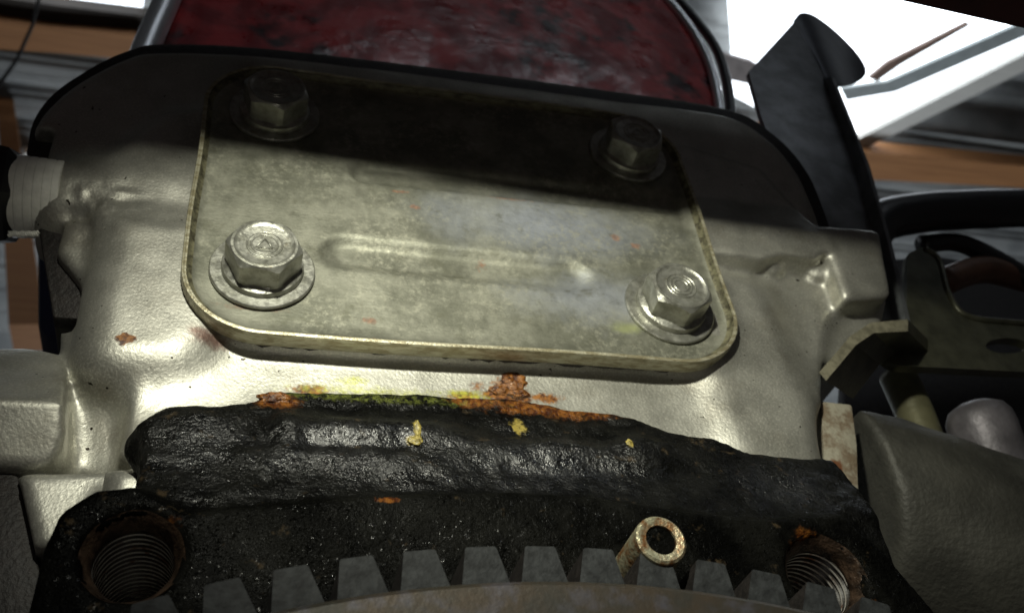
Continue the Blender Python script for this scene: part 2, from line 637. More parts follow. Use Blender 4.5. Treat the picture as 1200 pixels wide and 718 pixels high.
MIRON = m.P(col=m.mix(m.ramp(m.noise(900, 4), 0.35, 0.65), (0.30, 0.31, 0.31), (0.46, 0.47, 0.46)), metal=0.2, rough=0.55)
m = Mat('skylight_sheet')
MSKY = m.P(col=(0.8, 0.8, 0.8), rough=0.6, emis=(0.86, 0.93, 1.0), emis_s=3.2)
MNAVY = plain('dark_blue_paint', (0.012, 0.016, 0.04), 0.4, 0, 0.2, 40, 0.1, 10)

# ------------------------------------------------------------------ shed roof, far behind
ZR = 11000.0
bm = bmesh.new()
pitch = 620.0
nx_, ny_ = 2, 640
ys = np.linspace(-22000, 27000, ny_)
prev = None
for yy in ys:
    zz = ZR + 260 + 115 * math.sin(2 * math.pi * yy / pitch)
    row = [bm.verts.new((xx, yy, zz)) for xx in (-22000, 26000)]
    if prev:
        bm.faces.new((prev[0], prev[1], row[1], row[0]))
    prev = row
# thickness
ret = bmesh.ops.solidify(bm, geom=bm.faces[:], thickness=8)
roof = tag(bm_obj('roof', bm, MIRON, smooth=True), kind='structure')
wall_bm = bmesh.new()
add_poly(wall_bm, [(-22000, -9000), (26000, -9000), (26000, ZR + 100), (-22000, ZR + 100)], 25000, 25300)
tag(bm_obj('wall', wall_bm, plain('shed_wall', (0.16, 0.13, 0.11), 0.8, 0, 0.4, 1500, 0)), kind='structure')


def level_prism(name, px, z, thick, mat, parent=None):
    """a board lying in a level plane: outline from the photograph at height z, with thickness"""
    pts = [PZ(u, v, z) for u, v in px]
    n = len(pts)
    V = [tuple(p) for p in pts] + [(p[0], p[1], p[2] + thick) for p in pts]
    F = [list(range(n))[::-1], list(range(n, 2 * n))] + [[i, (i + 1) % n, n + (i + 1) % n, n + i] for i in range(n)]
    return mesh_obj(name, V, F, mat, parent)


tag(level_prism('skylight', [(835, -260), (1290, -260), (1225, 66), (1000, 176), (930, 150), (846, 105), (858, 60)], ZR - 60, 30, MSKY),
    'glowing white skylight sheet in the roof behind the bent strap', 'skylight')
tag(level_prism('skylight', [(-60, -140), (176, -140), (166, 26), (138, 22), (118, 9), (-60, -6)], ZR - 60, 30, MSKY),
    'glowing white skylight sheet at the top left above the timber', 'skylight')
for k in range(3):  # unseen glowing sheets added to light the tank and reflect in it
    xa = 1500 + k * 2200
    glow_sheet = mesh_obj('skylight', [(xa + dx, y_, ZR - 60 + dz) for dz in (0, 30) for dx, y_ in ((0, -13800), (1500, -13800), (1500, -9000), (0, -9000))],
                  [(3, 2, 1, 0), (4, 5, 6, 7), (0, 1, 5, 4), (1, 2, 6, 5), (2, 3, 7, 6), (3, 0, 4, 7)], MSKY)
    tag(glow_sheet, 'added glowing white light sheet overhead, unseen behind the viewer, ' + ('left of three', 'middle of three', 'right of three')[k], 'skylight')
    glow_sheet['group'] = 'added light sheets over the viewer'
tag(level_prism('rafter', [(1000, 166), (1225, 52), (1225, 72), (1002, 180)], ZR - 260, 120, MPALE), 'white painted rafter slanting along the right skylight edge', 'rafter')
tag(level_prism('glazing_bar', [(985, 104), (1040, 96), (1218, 18), (1218, 36), (1050, 108), (992, 118)], ZR - 180, 60, plain('bar_grey', (0.42, 0.46, 0.46), 0.5, 0.2, 0.1, 200, 0)), 'thin grey glazing bar crossing the right skylight', 'bar')
tag(level_prism('glazing_bar', [(1018, 92), (1040, 74), (1134, 27), (1137, 30), (1056, 76), (1028, 96)], ZR - 200, 60, plain('bar_brown', (0.2, 0.13, 0.1), 0.6, 0, 0.2, 200, 0)), 'brown broken edge strip on the skylight beside the strap hook', 'bar')
tag(level_prism('flashing_strip', [(844, 62), (880, 72), (912, 92), (912, 106), (872, 98), (846, 92)], ZR - 200, 60, plain('flash_grey', (0.22, 0.19, 0.18), 0.6, 0, 0.2, 200, 0)), 'dull grey flashing strip between red tank and strap', 'strip')
tag(level_prism('purlin', [(860, 152), (1010, 178), (1215, 196), (1215, 221), (1010, 210), (860, 180)], ZR - 420, 300, MWOOD), 'orange brown timber purlin behind the black hose', 'timber beam')
tag(level_prism('purlin', [(-30, 20), (60, 33), (170, 42), (170, 72), (60, 62), (-30, 56)], ZR - 420, 300, MWOOD), 'orange brown timber purlin at top left behind the casing', 'timber beam')
tag(level_prism('tie_beam', [(-30, -8), (60, 6), (175, 20), (175, 42), (60, 32), (-30, 20)], ZR - 300, 200, plain('dark_timber', (0.03, 0.022, 0.016), 0.8, 0, 0.3, 400, 0)), 'dark timber beam just above the left orange purlin', 'timber beam')


def stand(name, px, y, thick, mat, label, cat):
    return tag(prism(name, XZ(px, y), y, y + thick, mat, bevel=0), label, cat)


stand('timber_post', [(-6, 60), (8, 60), (52, 380), (10, 380)], 9000, 500, MWOOD, 'orange timber post at far left behind the taped fitting', 'timber post')
stand('timber_post', [(18, 55), (30, 55), (44, 180), (28, 180)], 9800, 300, MPALE, 'pale thin timber post at far left beside the orange post', 'timber post')
wire = bmesh.new()
add_tube(wire, [P(50, -20, 4000), P(38, 30, 4000), P(20, 70, 4000), P(-5, 105, 4000)], 14, 8)
tag(bm_obj('wire', wire, MDARK, smooth=True), 'thin dark wire hanging in front of the left timber', 'wire')
tag(prism('blue_housing', round_poly(XZ([(44, 262), (125, 250), (125, 400), (44, 400)], 420), 40), 420, 620, MNAVY, bevel=10), 'dark blue housing in the gap left of the casing', 'housing')

# ------------------------------------------------------------------ dark red chassis beam overhead: it throws the shade on the upper plate
e1, e2 = P(250, 172, 0), P(800, 253, 0)
npl = np.cross(e1 - TORCH, e2 - TORCH)
npl /= np.linalg.norm(npl)
pa, pb = ray(1036, 0), ray(1200, 37)
ncam = np.cross(pa, pb)
ncam /= np.linalg.norm(ncam)
bd = np.cross(npl, ncam)
bd /= np.linalg.norm(bd)
if bd[0] < 0:
    bd = -bd
A = np.array([npl, ncam, bd])
b0_ = np.linalg.solve(A, np.array([npl @ TORCH, ncam @ CAM, bd @ np.array([0.0, -400, 200])]))
print('beam edge', b0_, bd)
nrm = npl if npl[2] > 0 else -npl          # upwards out of the light plane
back = np.cross(bd, nrm)
if back[1] > 0:
    back = -back
V = []
for t in (-1100, 900):
    for a, c in ((0, 0), (0, 60), (830, 60), (830, 0)):
        V.append(b0_ + bd * t + nrm * a + back * c)
bmb = bmesh.new()
vs = [bmb.verts.new(tuple(p)) for p in V]
for f in ((0, 1, 2, 3), (7, 6, 5, 4), (0, 4, 5, 1), (1, 5, 6, 2), (2, 6, 7, 3), (3, 7, 4, 0)):
    bmb.faces.new([vs[i] for i in f])
bmesh.ops.bevel(bmb, geom=bmb.edges[:], offset=6, segments=2, affect='EDGES')
tag(bm_obj('chassis_beam', bmb, MDRED, angle=35), 'dark red painted beam crossing the top right corner of the picture', 'beam')

# ------------------------------------------------------------------ red tank behind the casing
tank = thing('red_tank', 'dark red glossy tank with bright metal trim rising behind the casing', 'tank', P(500, 100, 170))
outl = XZ([(150, 78), (205, -40), (260, -170), (700, -170), (775, -20), (800, 14), (822, 48), (838, 84), (846, 125), (850, 175), (500, 150), (150, 120)], 170)
outl = round_poly(outl, [10, 20, 60, 90, 30, 20, 20, 20, 20, 10, 10, 10], 4)
cx, cz = np.mean([p[0] for p in outl]), np.mean([p[1] for p in outl])
rings = []
VV, FF = [], []
levels = [(1.0, 330), (1.0, 190), (0.975, 172), (0.93, 168), (0.80, 158), (0.6, 150), (0.35, 146), (0.1, 145)]
for k, (sc, y) in enumerate(levels):
    for x, z in outl:
        VV.append((cx + (x - cx) * sc, y, cz + (z - cz) * sc))
n = len(outl)
for k in range(len(levels) - 1):
    for i in range(n):
        j = (i + 1) % n
        FF.append([k * n + i, k * n + j, (k + 1) * n + j, (k + 1) * n + i])
FF.append([(len(levels) - 1) * n + i for i in range(n)])
mesh_obj('tank_body', VV, FF, MRED, tank, True)
bmt = bmesh.new()
tr = smooth_path([P(740, -60, 166), P(768, -16, 166), P(796, 16, 166), P(818, 48, 166), P(834, 84, 166), P(843, 128, 166), P(846, 170, 166)], 6)
add_tube(bmt, tr, 9, 12)
bm_obj('trim', bmt, MCHROME, tank, True)
bmt = bmesh.new()
add_tube(bmt, smooth_path([P(222, -60, 150), P(196, 0, 150), P(170, 60, 150), P(160, 100, 150)], 6), 20, 12)
bm_obj('trim', bmt, MCHROME, tank, True)
bmt = bmesh.new()
tr = smooth_path([P(752, -64, 190), P(782, -16, 190), P(812, 20, 190), P(836, 52, 190), P(849, 86, 190), P(856, 128, 190), P(858, 175, 190)], 6)
add_tube(bmt, tr, 10, 10)
bm_obj('rubber_seal', bmt, MHOSE, tank, True)

# ------------------------------------------------------------------ the engine casing
eng = thing('engine_casing', 'silver painted cast engine casing with a bolted cover plate and black oily lower flange', 'engine casing')

# upper silver casting
fd = Field((-760, -110, -660), (600, 300, 345), 5.0)
top = [(33, 168), (42, 138), (66, 110), (104, 84), (142, 66), (182, 57), (300, 61), (500, 84), (700, 111), (850, 132), (902, 160), (936, 198), (956, 240), (968, 275), (985, 340), (972, 400), (964, 470)]
top = [tuple(q) for q in smooth_path(top, 5)]
ring_ = XZ(top, 35) + [(330, -300), (-330, -300), (-380, -150), (-390, -40), (-440, 20)]
fd.add(fd.ext(ring_, 35, 280, 16))
# lower left raised body and the strip beside the plate
fd.add(fd.ext(round_poly([(-394, -262), (-262, -262), (-220, -140), (-250, -25), (-394, -25)], [70, 60, 30, 10, 30]), 4, 280, 46), 26)
fd.add(fd.ext([(-392, -30), (-270, -30), (-270, 180), (-340, 150), (-392, 60)], 26, 280, 8), 34)
# seat under the cover plate
seat = []
for x0, z0, a0 in ((225, 137, 0), (-212, 137, 90), (-212, -124, 180), (225, -124, 270)):
    for k in range(7):
        a = math.radians(a0 + 15 * k)
        seat.append((x0 + 80 * math.cos(a), z0 + 80 * math.sin(a)))
fd.add(fd.ext(seat, 14, 280, 4), 10)
# right side: raised upper strip with a rough foundry edge, broad lower face
rp = P(905, 296, 16)
fd.add(fd.ext(XZ([(800, 150), (900, 180), (945, 230), (975, 290), (955, 303), (920, 298), (895, 303), (850, 296), (800, 290)], 4), 3 + np.clip((fd.z - P(905, 275, 14)[2]) * 0.35, 0, 28), 280, 2.5), 3)
for (u, v, r) in ((880, 303, 13), (905, 310, 15), (930, 305, 18), (960, 318, 13)):
    c = P(u, v, 24)
    fd.add(fd.ell((c[0], 30, c[2]), (r * 1.2, 11, r)), 5)
fd.add(fd.ext(round_poly([(262, -470), (386, -470), (386, -60), (320, -40), (262, -60)], [5, 20, 60, 30, 5]), 16, 280, 28), 60)
# right boss
fd.add(fd.ext(round_poly(XZ([(962, 262), (1032, 268), (1046, 346), (990, 350)], 5), 12), 5, 280, 8), 12)
fd.add(fd.ext(round_poly(XZ([(940, 345), (1040, 350), (1030, 390), (975, 430), (945, 420)], 50), 10), 45, 280, 8), 14)
# waist and flare below the plate towards the black flange
blk = [(168, 540), (172, 503), (192, 483), (290, 472), (332, 454), (470, 457), (600, 462), (740, 485), (782, 507), (832, 516), (872, 540), (966, 550)]
flr = XZ(blk, -58)
fd.add(fd.ext([(-330, -330), (350, -330), (350, -170), (-330, -170)], 24, 280, 8), 14)
fd.add(fd.ext([(-330, -620)] + [(flr[0][0] - 30, flr[0][1])] + [(x, z + 4) for x, z in flr] + [(flr[-1][0], -620)], -56, 280, 22), 62)
# left: hose boss, lower block, ledge
c0, c1 = P(62, 232, 55), P(150, 232, 60)
fd.add(fd.cap((-432, 84, c0[2] + 6), (-300, 84, c0[2] + 10), 62, 66), 14)
fd.cut(fd.box((-562, 84, c0[2]), (100, 90, 95), 2), 4)
t = P(90, 300, 60)
fd.add(fd.ext(XZ([(76, 262), (112, 262), (112, 350), (100, 338), (84, 318), (66, 296)], 45), 40, 180, 8), 8)
lb = XZ([(-70, 376), (30, 370), (64, 382), (76, 420), (78, 520), (60, 545), (-70, 548)], 10)
ze = P(20, 470, -12)[2]
yslope = np.where(fd.z > ze, (fd.z - ze) * 0.6, (ze - fd.z) * 0.4)
fd.add(fd.ext(round_poly(lb, 16), -12 + yslope, 220, 6), 5)
fd.add(fd.ext(XZ([(70, 385), (112, 395), (112, 560), (70, 560)], 60), 56, 220, 14), 18)
fd.add(fd.ext(XZ([(20, 552), (170, 548), (190, 640), (40, 640)], 0), 0, 220, 8), 20)
fd.add(fd.ext(XZ([(102, 440), (260, 430), (260, 620), (110, 640)], 50), 52, 220, 14), 20)
# cast drip
fd.cut(fd.cap(P(300, 432, 0), P(350, 452, -30), 5), 12)
for hc, hr in ((P(155, 650, -120), 36), (P(970, 672, -120), 38)):
    fd.cut(fd.cyl_y((hc[0], hc[2]), hr, -300, 180))
v_, q_ = fd.mesh()
nz = vnoise(v_, 60, 1) * 0.9 + vnoise(v_, 20, 2) * 0.35
rough_boss = np.exp(-(((v_[:, 0] + 400) / 45) ** 2 + ((v_[:, 2] - P(75, 235, 20)[2]) / 32) ** 2)) * (vnoise(v_, 9, 5) * 5)
v_[:, 1] += nz + rough_boss
v_[:, 2] += vnoise(v_, 40, 3) * 0.6
o_up = np_mesh('upper_casting', v_, q_, None, eng)

# dark rear joint round the upper edge
rear = XZ([(q[0] + (5 if q[0] < 160 else 0), q[1] + 4) for q in smooth_path([(26, 175), (34, 138), (58, 106), (98, 79), (140, 60), (182, 51), (300, 55), (500, 78), (700, 105), (852, 126), (908, 156), (944, 196), (964, 240), (975, 275), (985, 330)], 5)], 60) + [(380, -150), (-420, -150)]
prism('rear_joint', rear, 58, 76, MDARK, eng, bevel=3)
ri = XZ([tuple(q) for q in smooth_path([(40, 178), (50, 140), (76, 110), (112, 85), (150, 68), (190, 60), (300, 64), (500, 86), (700, 112), (850, 135), (898, 164), (930, 204), (950, 244), (965, 280)], 5)], 90) + [(380, -150), (-420, -150)]
prism('rear_casting', ri, 76, 260, MGREY, eng, bevel=6)

# gasket under the plate
gs = [(x * 1.008, z * 1.008) for x, z in seat]
for i in range(len(gs)):
    pass
gk = []
for (x, z), (x2, z2) in zip(gs, gs[1:] + gs[:1]):
    L = math.hypot(x2 - x, z2 - z)
    for k in range(max(1, int(L / 9))):
        t_ = k / max(1, int(L / 9))
        j = random.uniform(-2.5, 2.0)
        xx, zz = x + (x2 - x) * t_, z + (z2 - z) * t_
        l = math.hypot(xx, zz)
        gk.append((xx + j * xx / l, zz + j * zz / l * 1.5))
prism('plate_gasket', gk, 10, 15, MDARK, eng, bevel=0)

# cover plate: dished sheet with raised lip and two stamped ribs
X0, X1, Z0, Z1, RC = -300.0, 313.0, -211.0, 225.0, 84.0


def rrect(d, ns=40, nsz=28, nc=14):
    r = max(RC - d, 6)
    x0, x1, z0, z1 = X0 + d, X1 - d, Z0 + d, Z1 - d
    pts = []
    for (cx_, cz_, a0), (sx, sz), m_ in (((x1 - r, z0 + r, -90), (x1, 0), nsz), ((x1 - r, z1 - r, 0), (0, z1), ns), ((x0 + r, z1 - r, 90), (x0, 0), nsz), ((x0 + r, z0 + r, 180), (0, z0), ns)):
        for k in range(nc):
            a = math.radians(a0 + 90 * k / nc)
            pts.append((cx_ + r * math.cos(a), cz_ + r * math.sin(a)))
        a = math.radians(a0 + 90)
        p = (cx_ + r * math.cos(a), cz_ + r * math.sin(a))
        if a0 == -90:
            q = (x1, z1 - r)
        elif a0 == 0:
            q = (x0 + r, z1)
        elif a0 == 90:
            q = (x0, z0 + r)
        else:
            q = (x1 - r, z0)
        for k in range(m_):
            t_ = k / m_
            pts.append((p[0] + (q[0] - p[0]) * t_, p[1] + (q[1] - p[1]) * t_))
    return pts


def rib_h(x, z):
    h = 0
    for (xa, za), (xb, zb), w, H in RIBS:
        ex, ez = xb - xa, zb - za
        t_ = min(1, max(0, ((x - xa) * ex + (z - za) * ez) / (ex * ex + ez * ez)))
        d = math.hypot(x - xa - ex * t_, z - za - ez * t_) / w
        if d < 1:
            q = min(1.0, (1 - d) / 0.55)
            h = max(h, H * q * q * (3 - 2 * q))
    return h


def xzp(u, v, y):
    p = P(u, v, y)
    return p[0], p[2]


RIBS = [(xzp(402, 290, -6), xzp(668, 302, -6), 27, 8), (xzp(430, 196, -6), xzp(800, 256, -6), 24, 9)]
RIBS = [((RIBS[0][0][0], RIBS[0][0][1]), (RIBS[0][1][0], RIBS[0][0][1] - 6), 27, 8), ((RIBS[1][0][0], RIBS[1][0][1]), (RIBS[1][1][0], RIBS[1][0][1] + 2), 24, 8)]
prof = [(7, 9.5), (1.2, 9), (0, 7), (0, -9.0), (0.7, -10.4), (2.3, -10.7), (2.9, -10.0), (3.5, -10.3), (5.0, -10), (5.8, -8.4), (7.2, -5.4), (10.5, -2.2), (16, -0.6), (24, 0)]
prof += [(d, 0) for d in np.linspace(29, 202, 44)]
VV, FF = [], []
for d, y in prof:
    for x, z in rrect(d):
        w = 0
        if d > 16:
            w = rib_h(x, z) + 0.8 * math.sin(x * 0.011) * math.cos(z * 0.017)
        VV.append((x + (0.9 * math.sin(x * 0.021 + z * 0.03) if d < 12 else 0), y + w, z + (1.1 * math.sin(x * 0.017) if d < 12 else 0)))
n = len(rrect(0))
for k in range(len(prof) - 1):
    for i in range(n):
        j = (i + 1) % n
        FF.append([k * n + i, (k + 1) * n + i, (k + 1) * n + j, k * n + j])
FF.append([(len(prof) - 1) * n + i for i in range(n)][::-1])
plate = mesh_obj('cover_plate', VV, FF, MPLATE, eng, True)
plate.data.materials.append(MEDGE)
plate.data.materials.append(MBENDSHADE)
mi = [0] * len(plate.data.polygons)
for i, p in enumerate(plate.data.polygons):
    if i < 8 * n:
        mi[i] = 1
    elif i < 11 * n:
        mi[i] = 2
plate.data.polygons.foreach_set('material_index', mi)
plate.data.set_sharp_from_angle(angle=math.radians(50))

# four flanged bolts on washers
for i, (bx, bz, rot) in enumerate(((-220, -119, 6), (234, -126, 24), (238, 144, 40), (-219, 141, 14))):
    bm = bmesh.new()
    AF = 34.0

    def hexr(i_, r, h, th, rot=rot):
        if r < 0:                              # hexagon, r = -1 at the chamfer and -2 below
            a = (th + math.radians(rot)) % (math.pi / 3) - math.pi / 6
            rr = min(AF / math.cos(a), 38.6)
            hh = (h - (rr - 33.0) * 0.62) if r == -1 else h
            return rr, hh
        return r, h
    pr = [(41.5, 4), (41.5, 9), (40.5, 11.5), (37, 13), (-2, 14.5), (-1, 40.5), (33.0, 41.8), (30.5, 42.0), (28.5, 40.6), (26, 40.0), (0.01, 40.0)]
    add_lathe(bm, [(r, h) for r, h in pr], (bx, 0, bz), (0, -1, 0), 72, rfun=hexr)
    bolt = bm_obj('bolt', bm, MBOLT, eng, angle=28)
    bm = bmesh.new()
    add_lathe(bm, [(30, 0.5), (52.5, 0.2), (53.5, 1.5), (53.5, 4.2), (52.3, 5.4), (30, 5.4)], (bx, 0, bz), (0, -1, 0), 64)
    bm_obj('washer', bm, MBOLT, bolt, angle=40)
    bm = bmesh.new()
    for r in (17.5, 13.0):
        add_lathe(bm, [(r - 1.1, 39.9), (r - 0.5, 41.0), (r + 0.5, 41.0), (r + 1.1, 39.9)], (bx, 0, bz), (0, -1, 0), 40)
    tri = [(-8.5, -5), (8.5, -5), (0, 8)]
    segs = [(tri[0], tri[1]), (tri[1], tri[2]), (tri[2], tri[0])] if i != 1 else []
    if i == 1:
        add_lathe(bm, [(7.4, 39.9), (8, 41.0), (9, 41.0), (9.6, 39.9)], (bx, 0, bz), (0, -1, 0), 32)
    for a, b in segs:
        add_tube(bm, [(bx + a[0], -40.2, bz + a[1]), (bx + b[0], -40.2, bz + b[1])], 0.9, 6)
    bm_obj('head_mark', bm, MBOLT, bolt, True)

# black oily lower flange
fb = Field((-440, -150, -800), (440, 120, -290), 4.0)
h1, h2 = P(155, 650, -120), P(970, 672, -120)
top1 = XZ([(166, 560), (166, 508), (192, 484), (290, 473), (332, 455), (470, 459), (600, 464), (740, 488), (782, 510), (832, 519), (872, 543), (966, 550), (990, 600)], -62)
yf = np.clip(-62 - (P(400, 470, -62)[2] - fb.z) * 0.36, -108, -60)
fb.add(fb.ext(top1 + [(300, -760), (-300, -760)], yf, 100, 5))
mate = XZ([(20, 760), (50, 640), (70, 598), (110, 572), (160, 566), (215, 598), (330, 588), (450, 576), (600, 573), (700, 579), (770, 592), (900, 606), (985, 598), (1040, 648), (1110, 730), (1150, 790)], -120)
fb.add(fb.ext(mate, -120, 100, 6), 12)
# swellings on the sloping upper face
for (u, v, y, r) in ((230, 520, -70, (55, 22, 32)), (440, 510, -78, (95, 20, 20)), (430, 545, -92, (100, 14, 16)), (640, 535, -86, (90, 18, 22)), (760, 540, -84, (40, 20, 30)), (910, 570, -84, (50, 16, 24)), (335, 520, -80, (16, 18, 34))):
    c = P(u, v, y)
    fb.add(fb.ell((c[0], y + 11, c[2]), r), 10)
# groove under the top lip
g = [P(340, 474, -66), P(470, 478, -66), P(600, 482, -66), P(735, 497, -66)]
for a, b in zip(g, g[1:]):
    fb.cut(fb.cap(a, b, 3.0), 5)
for (cx_, cz_), r in (((h1[0], h1[2]), 31), ((h2[0], h2[2]), 33)):
    fb.cut(fb.cyl_y((cx_, cz_), r, -300, 90), 3)
    dd = np.sqrt((fb.x - cx_) ** 2 + (fb.z - cz_) ** 2) - (r + 5) - (fb.y + 120) * -0.9
    fb.cut(np.maximum(dd, fb.y + 112), 2)
v_, q_ = fb.mesh()
amp = np.where(v_[:, 1] > -114, 0.8, 0.22)
dn = vnoise(v_, 34, 11) * 1.6 + vnoise(v_, 11, 12) * 1.6 + np.abs(vnoise(v_, 7, 13)) * 1.8
nearh = np.minimum(np.hypot(v_[:, 0] - h1[0], v_[:, 2] - h1[2]), np.hypot(v_[:, 0] - h2[0], v_[:, 2] - h2[2]))
amp = amp * np.clip((nearh - 33) / 12, 0, 1)
v_[:, 1] -= dn * amp
v_[:, 2] += vnoise(v_, 16, 14) * 1.8 * amp
o_low = np_mesh('lower_flange', v_, q_, None, eng)

from mathutils.bvhtree import BVHTree


def caster(o):
    me = o.data
    t_ = BVHTree.FromPolygons([tuple(v.co) for v in me.vertices], [tuple(p.vertices) for p in me.polygons])

    def f(u, v, y=0.0):
        h = t_.ray_cast(Vector((CAM * S).tolist()), Vector(ray(u, v).tolist()))[0]
        return np.array(h) / S if h is not None else P(u, v, y)
    return f


PS = caster(o_up)
PO = caster(o_low)

# silver casting paint
m = Mat('silver_paint')
cast = m.noise(3.6, 2, 0.55)
fine = m.noise(2.6, 2, 0.6)
hgt = m.math('ADD', m.math('MULTIPLY', cast, 1.0), m.math('MULTIPLY', fine, 0.45))
base = m.mix(m.ramp(m.noise(70, 4), 0.3, 0.7), (0.35, 0.346, 0.305), (0.48, 0.475, 0.425))
fl = m.ramp(m.noise(2.2, 1, 0.5, seed=3), 0.45, 0.72)
base = m.mix(m.math('MULTIPLY', fl, 0.35), base, (0.78, 0.76, 0.68))
grime = m.math('MULTIPLY', m.ramp(m.noise(110, 5, 0.7, seed=5), 0.48, 0.70), 0.45)
base = m.mix(grime, base, (0.20, 0.175, 0.13))
pits = m.ramp(m.noise(5.5, 1, 0.4, seed=8), 0.745, 0.785)
base = m.mix(pits, base, (0.02, 0.015, 0.01))
seam_r = [m.spot(PS(u, v), (26, 40, 8), 0.6, 0.5, 50 + i, 7) for i, (u, v) in enumerate(((640, 466), (545, 464), (365, 457)))]
rust = m.maxm(seam_r + [m.spot(PS(147, 396, 8), (11, 20, 8), 0.35, 0.62, 2, 6), m.spot(PS(600, 446, 0), (17, 40, 10), 0.35, 0.45, 3, 7), m.spot(PS(590, 462, -30), (40, 50, 18), 0.5, 0.55, 4, 9),
               m.spot(PS(320, 470, -35), (20, 40, 9), 0.5, 0.4, 6, 8)])
rcol = m.mix(m.ramp(m.noise(6, 3, seed=4), 0.38, 0.62), (0.05, 0.014, 0.004), (0.25, 0.10, 0.018))
base = m.mix(rust, base, rcol)
yel = m.maxm([m.spot(PS(412, 446, -15), (22, 24, 8), 0.6, 0.45, 9, 7), m.spot(PS(545, 462, -30), (34, 50, 8), 0.6, 0.5, 10, 7), m.spot(PS(430, 458, -30), (110, 40, 9), 0.9, 0.5, 11, 8)])
yel = m.math('MULTIPLY', yel, m.ramp(m.noise(5, 4, 0.75, seed=41), 0.40, 0.62, 0.25, 1.0))
base = m.mix(m.math('MULTIPLY', yel, 0.75), base, (0.40, 0.42, 0.04))
corner_shade = m.maxm([m.spot(PS(245, 395, 20), (30, 40, 16), 0.8, 0.4, 12, 12)])  # reddish shade under the plate corner, put into the paint colour
base = m.mix(m.math('MULTIPLY', corner_shade, 0.8), base, (0.13, 0.045, 0.03))
MSILVER = m.P(col=base, metal=m.math('SUBTRACT', 0.78, m.math('MULTIPLY', rust, 0.75)), rough=m.ramp(m.noise(30, 3), 0.2, 0.8, 0.42, 0.55), spec=0.5,
              normal=m.bump(hgt, 0.32, 1.15))

o_up.data.materials.append(MSILVER)

# oil-soaked black casting
m = Mat('oily_black_casting')
n1 = m.noise(5, 3, 0.65)
n2 = m.ramp(m.noise(2.2, 2, 0.6, seed=2), 0.6, 0.78)
lumpy = m.ramp(m.noise(70, 2, seed=21), 0.42, 0.6, 0.55, 1.0)
n1 = m.math('MULTIPLY', n1, lumpy)
hg = m.math('ADD', n1, m.math('MULTIPLY', n2, 0.55))
b0 = m.mix(m.ramp(m.noise(45, 5, 0.65), 0.35, 0.7), (0.0015, 0.0015, 0.0013), (0.007, 0.007, 0.006))
b0 = m.mix(m.math('MULTIPLY', m.ramp(m.noise(16, 3, 0.6, seed=6), 0.62, 0.74), 0.5), b0, (0.07, 0.05, 0.028))
ye = m.maxm([m.spot(PO(485, 515, -85), (8, 30, 6), 0.5, 0.3, 3, 6), m.spot(PO(489, 500, -80), (4, 30, 13), 0.5, 0.35, 4, 6), m.spot(PO(608, 500, -80), (8, 40, 14), 0.5, 0.55, 5, 6), m.spot(PO(738, 519, -85), (3.5, 20, 6), 0.5, 0.5, 6, 4)])
b0 = m.mix(m.math('MULTIPLY', ye, 0.9), b0, (0.27, 0.21, 0.05))
seam_r = [m.spot(PO(u, v), (34, 40, 10), 0.7, 0.5, 60 + i, 7) for i, (u, v) in enumerate(((560, 472), (620, 475), (690, 481)))]
ru = m.maxm(seam_r + [m.spot(PO(655, 482, -62), (85, 40, 12), 0.7, 0.5, 13, 8), m.spot(PO(325, 470, -55), (24, 60, 12), 0.6, 0.4, 14, 8), m.spot(PO(455, 585, -120), (12, 12, 3), 0.4, 0.5, 15, 5),
             m.spot(PO(935, 640, -120), (16, 30, 12), 0.7, 0.5, 16, 8), m.spot(PO(200, 640, -120), (9, 40, 18), 0.8, 0.4, 17, 9), m.spot(PO(1015, 706, -120), (9, 20, 5), 0.6, 0.5, 18, 5)])
b0 = m.mix(m.math('MULTIPLY', ru, 0.85), b0, m.mix(m.ramp(m.noise(5, 3), 0.35, 0.65), (0.05, 0.014, 0.005), (0.20, 0.075, 0.014)))
gr = m.maxm([m.spot(PO(430, 466, -62), (140, 24, 8), 0.9, 0.5, 19, 7)])
gr = m.math('MULTIPLY', gr, m.ramp(m.noise(5, 4, 0.75, seed=42), 0.42, 0.6, 0.0, 1.0))
b0 = m.mix(m.math('MULTIPLY', gr, 0.7), b0, (0.13, 0.15, 0.03))
soot = m.ramp(m.axis(1), -113, -106, 1.0, 0.0)
glint = m.ramp(m.noise(3.4, 2, 0.6, seed=31), 0.60, 0.70)
wet = m.maxm([m.spot(PO(440, 525), (150, 60, 60), 0.9, 0.3, 32, 40), m.spot(PO(640, 540), (130, 60, 60), 0.9, 0.35, 33, 40), m.spot(PO(230, 520), (60, 60, 50), 0.9, 0.4, 34, 20), m.spot(PO(920, 570), (70, 60, 40), 0.9, 0.4, 35, 20)])
film = m.math('ADD', m.math('MULTIPLY', wet, 0.42), 0.10)
dry = m.math('SUBTRACT', 1.0, m.math('MULTIPLY', soot, 0.8))
sp = m.math('ADD', m.math('MULTIPLY', film, dry), m.math('MULTIPLY', glint, m.ramp(m.noise(40, 3, seed=36), 0.42, 0.62, 0.03, 0.4)))
rg = m.math('SUBTRACT', m.ramp(m.noise(12, 4, seed=9), 0.35, 0.7, 0.24, 0.48), m.math('MULTIPLY', glint, 0.18))
MOIL = m.P(col=b0, rough=rg, spec=sp, coat=0.0, coatr=0.12, normal=m.bump(hg, 1.0, 2.8))

o_low.data.materials.append(MOIL)


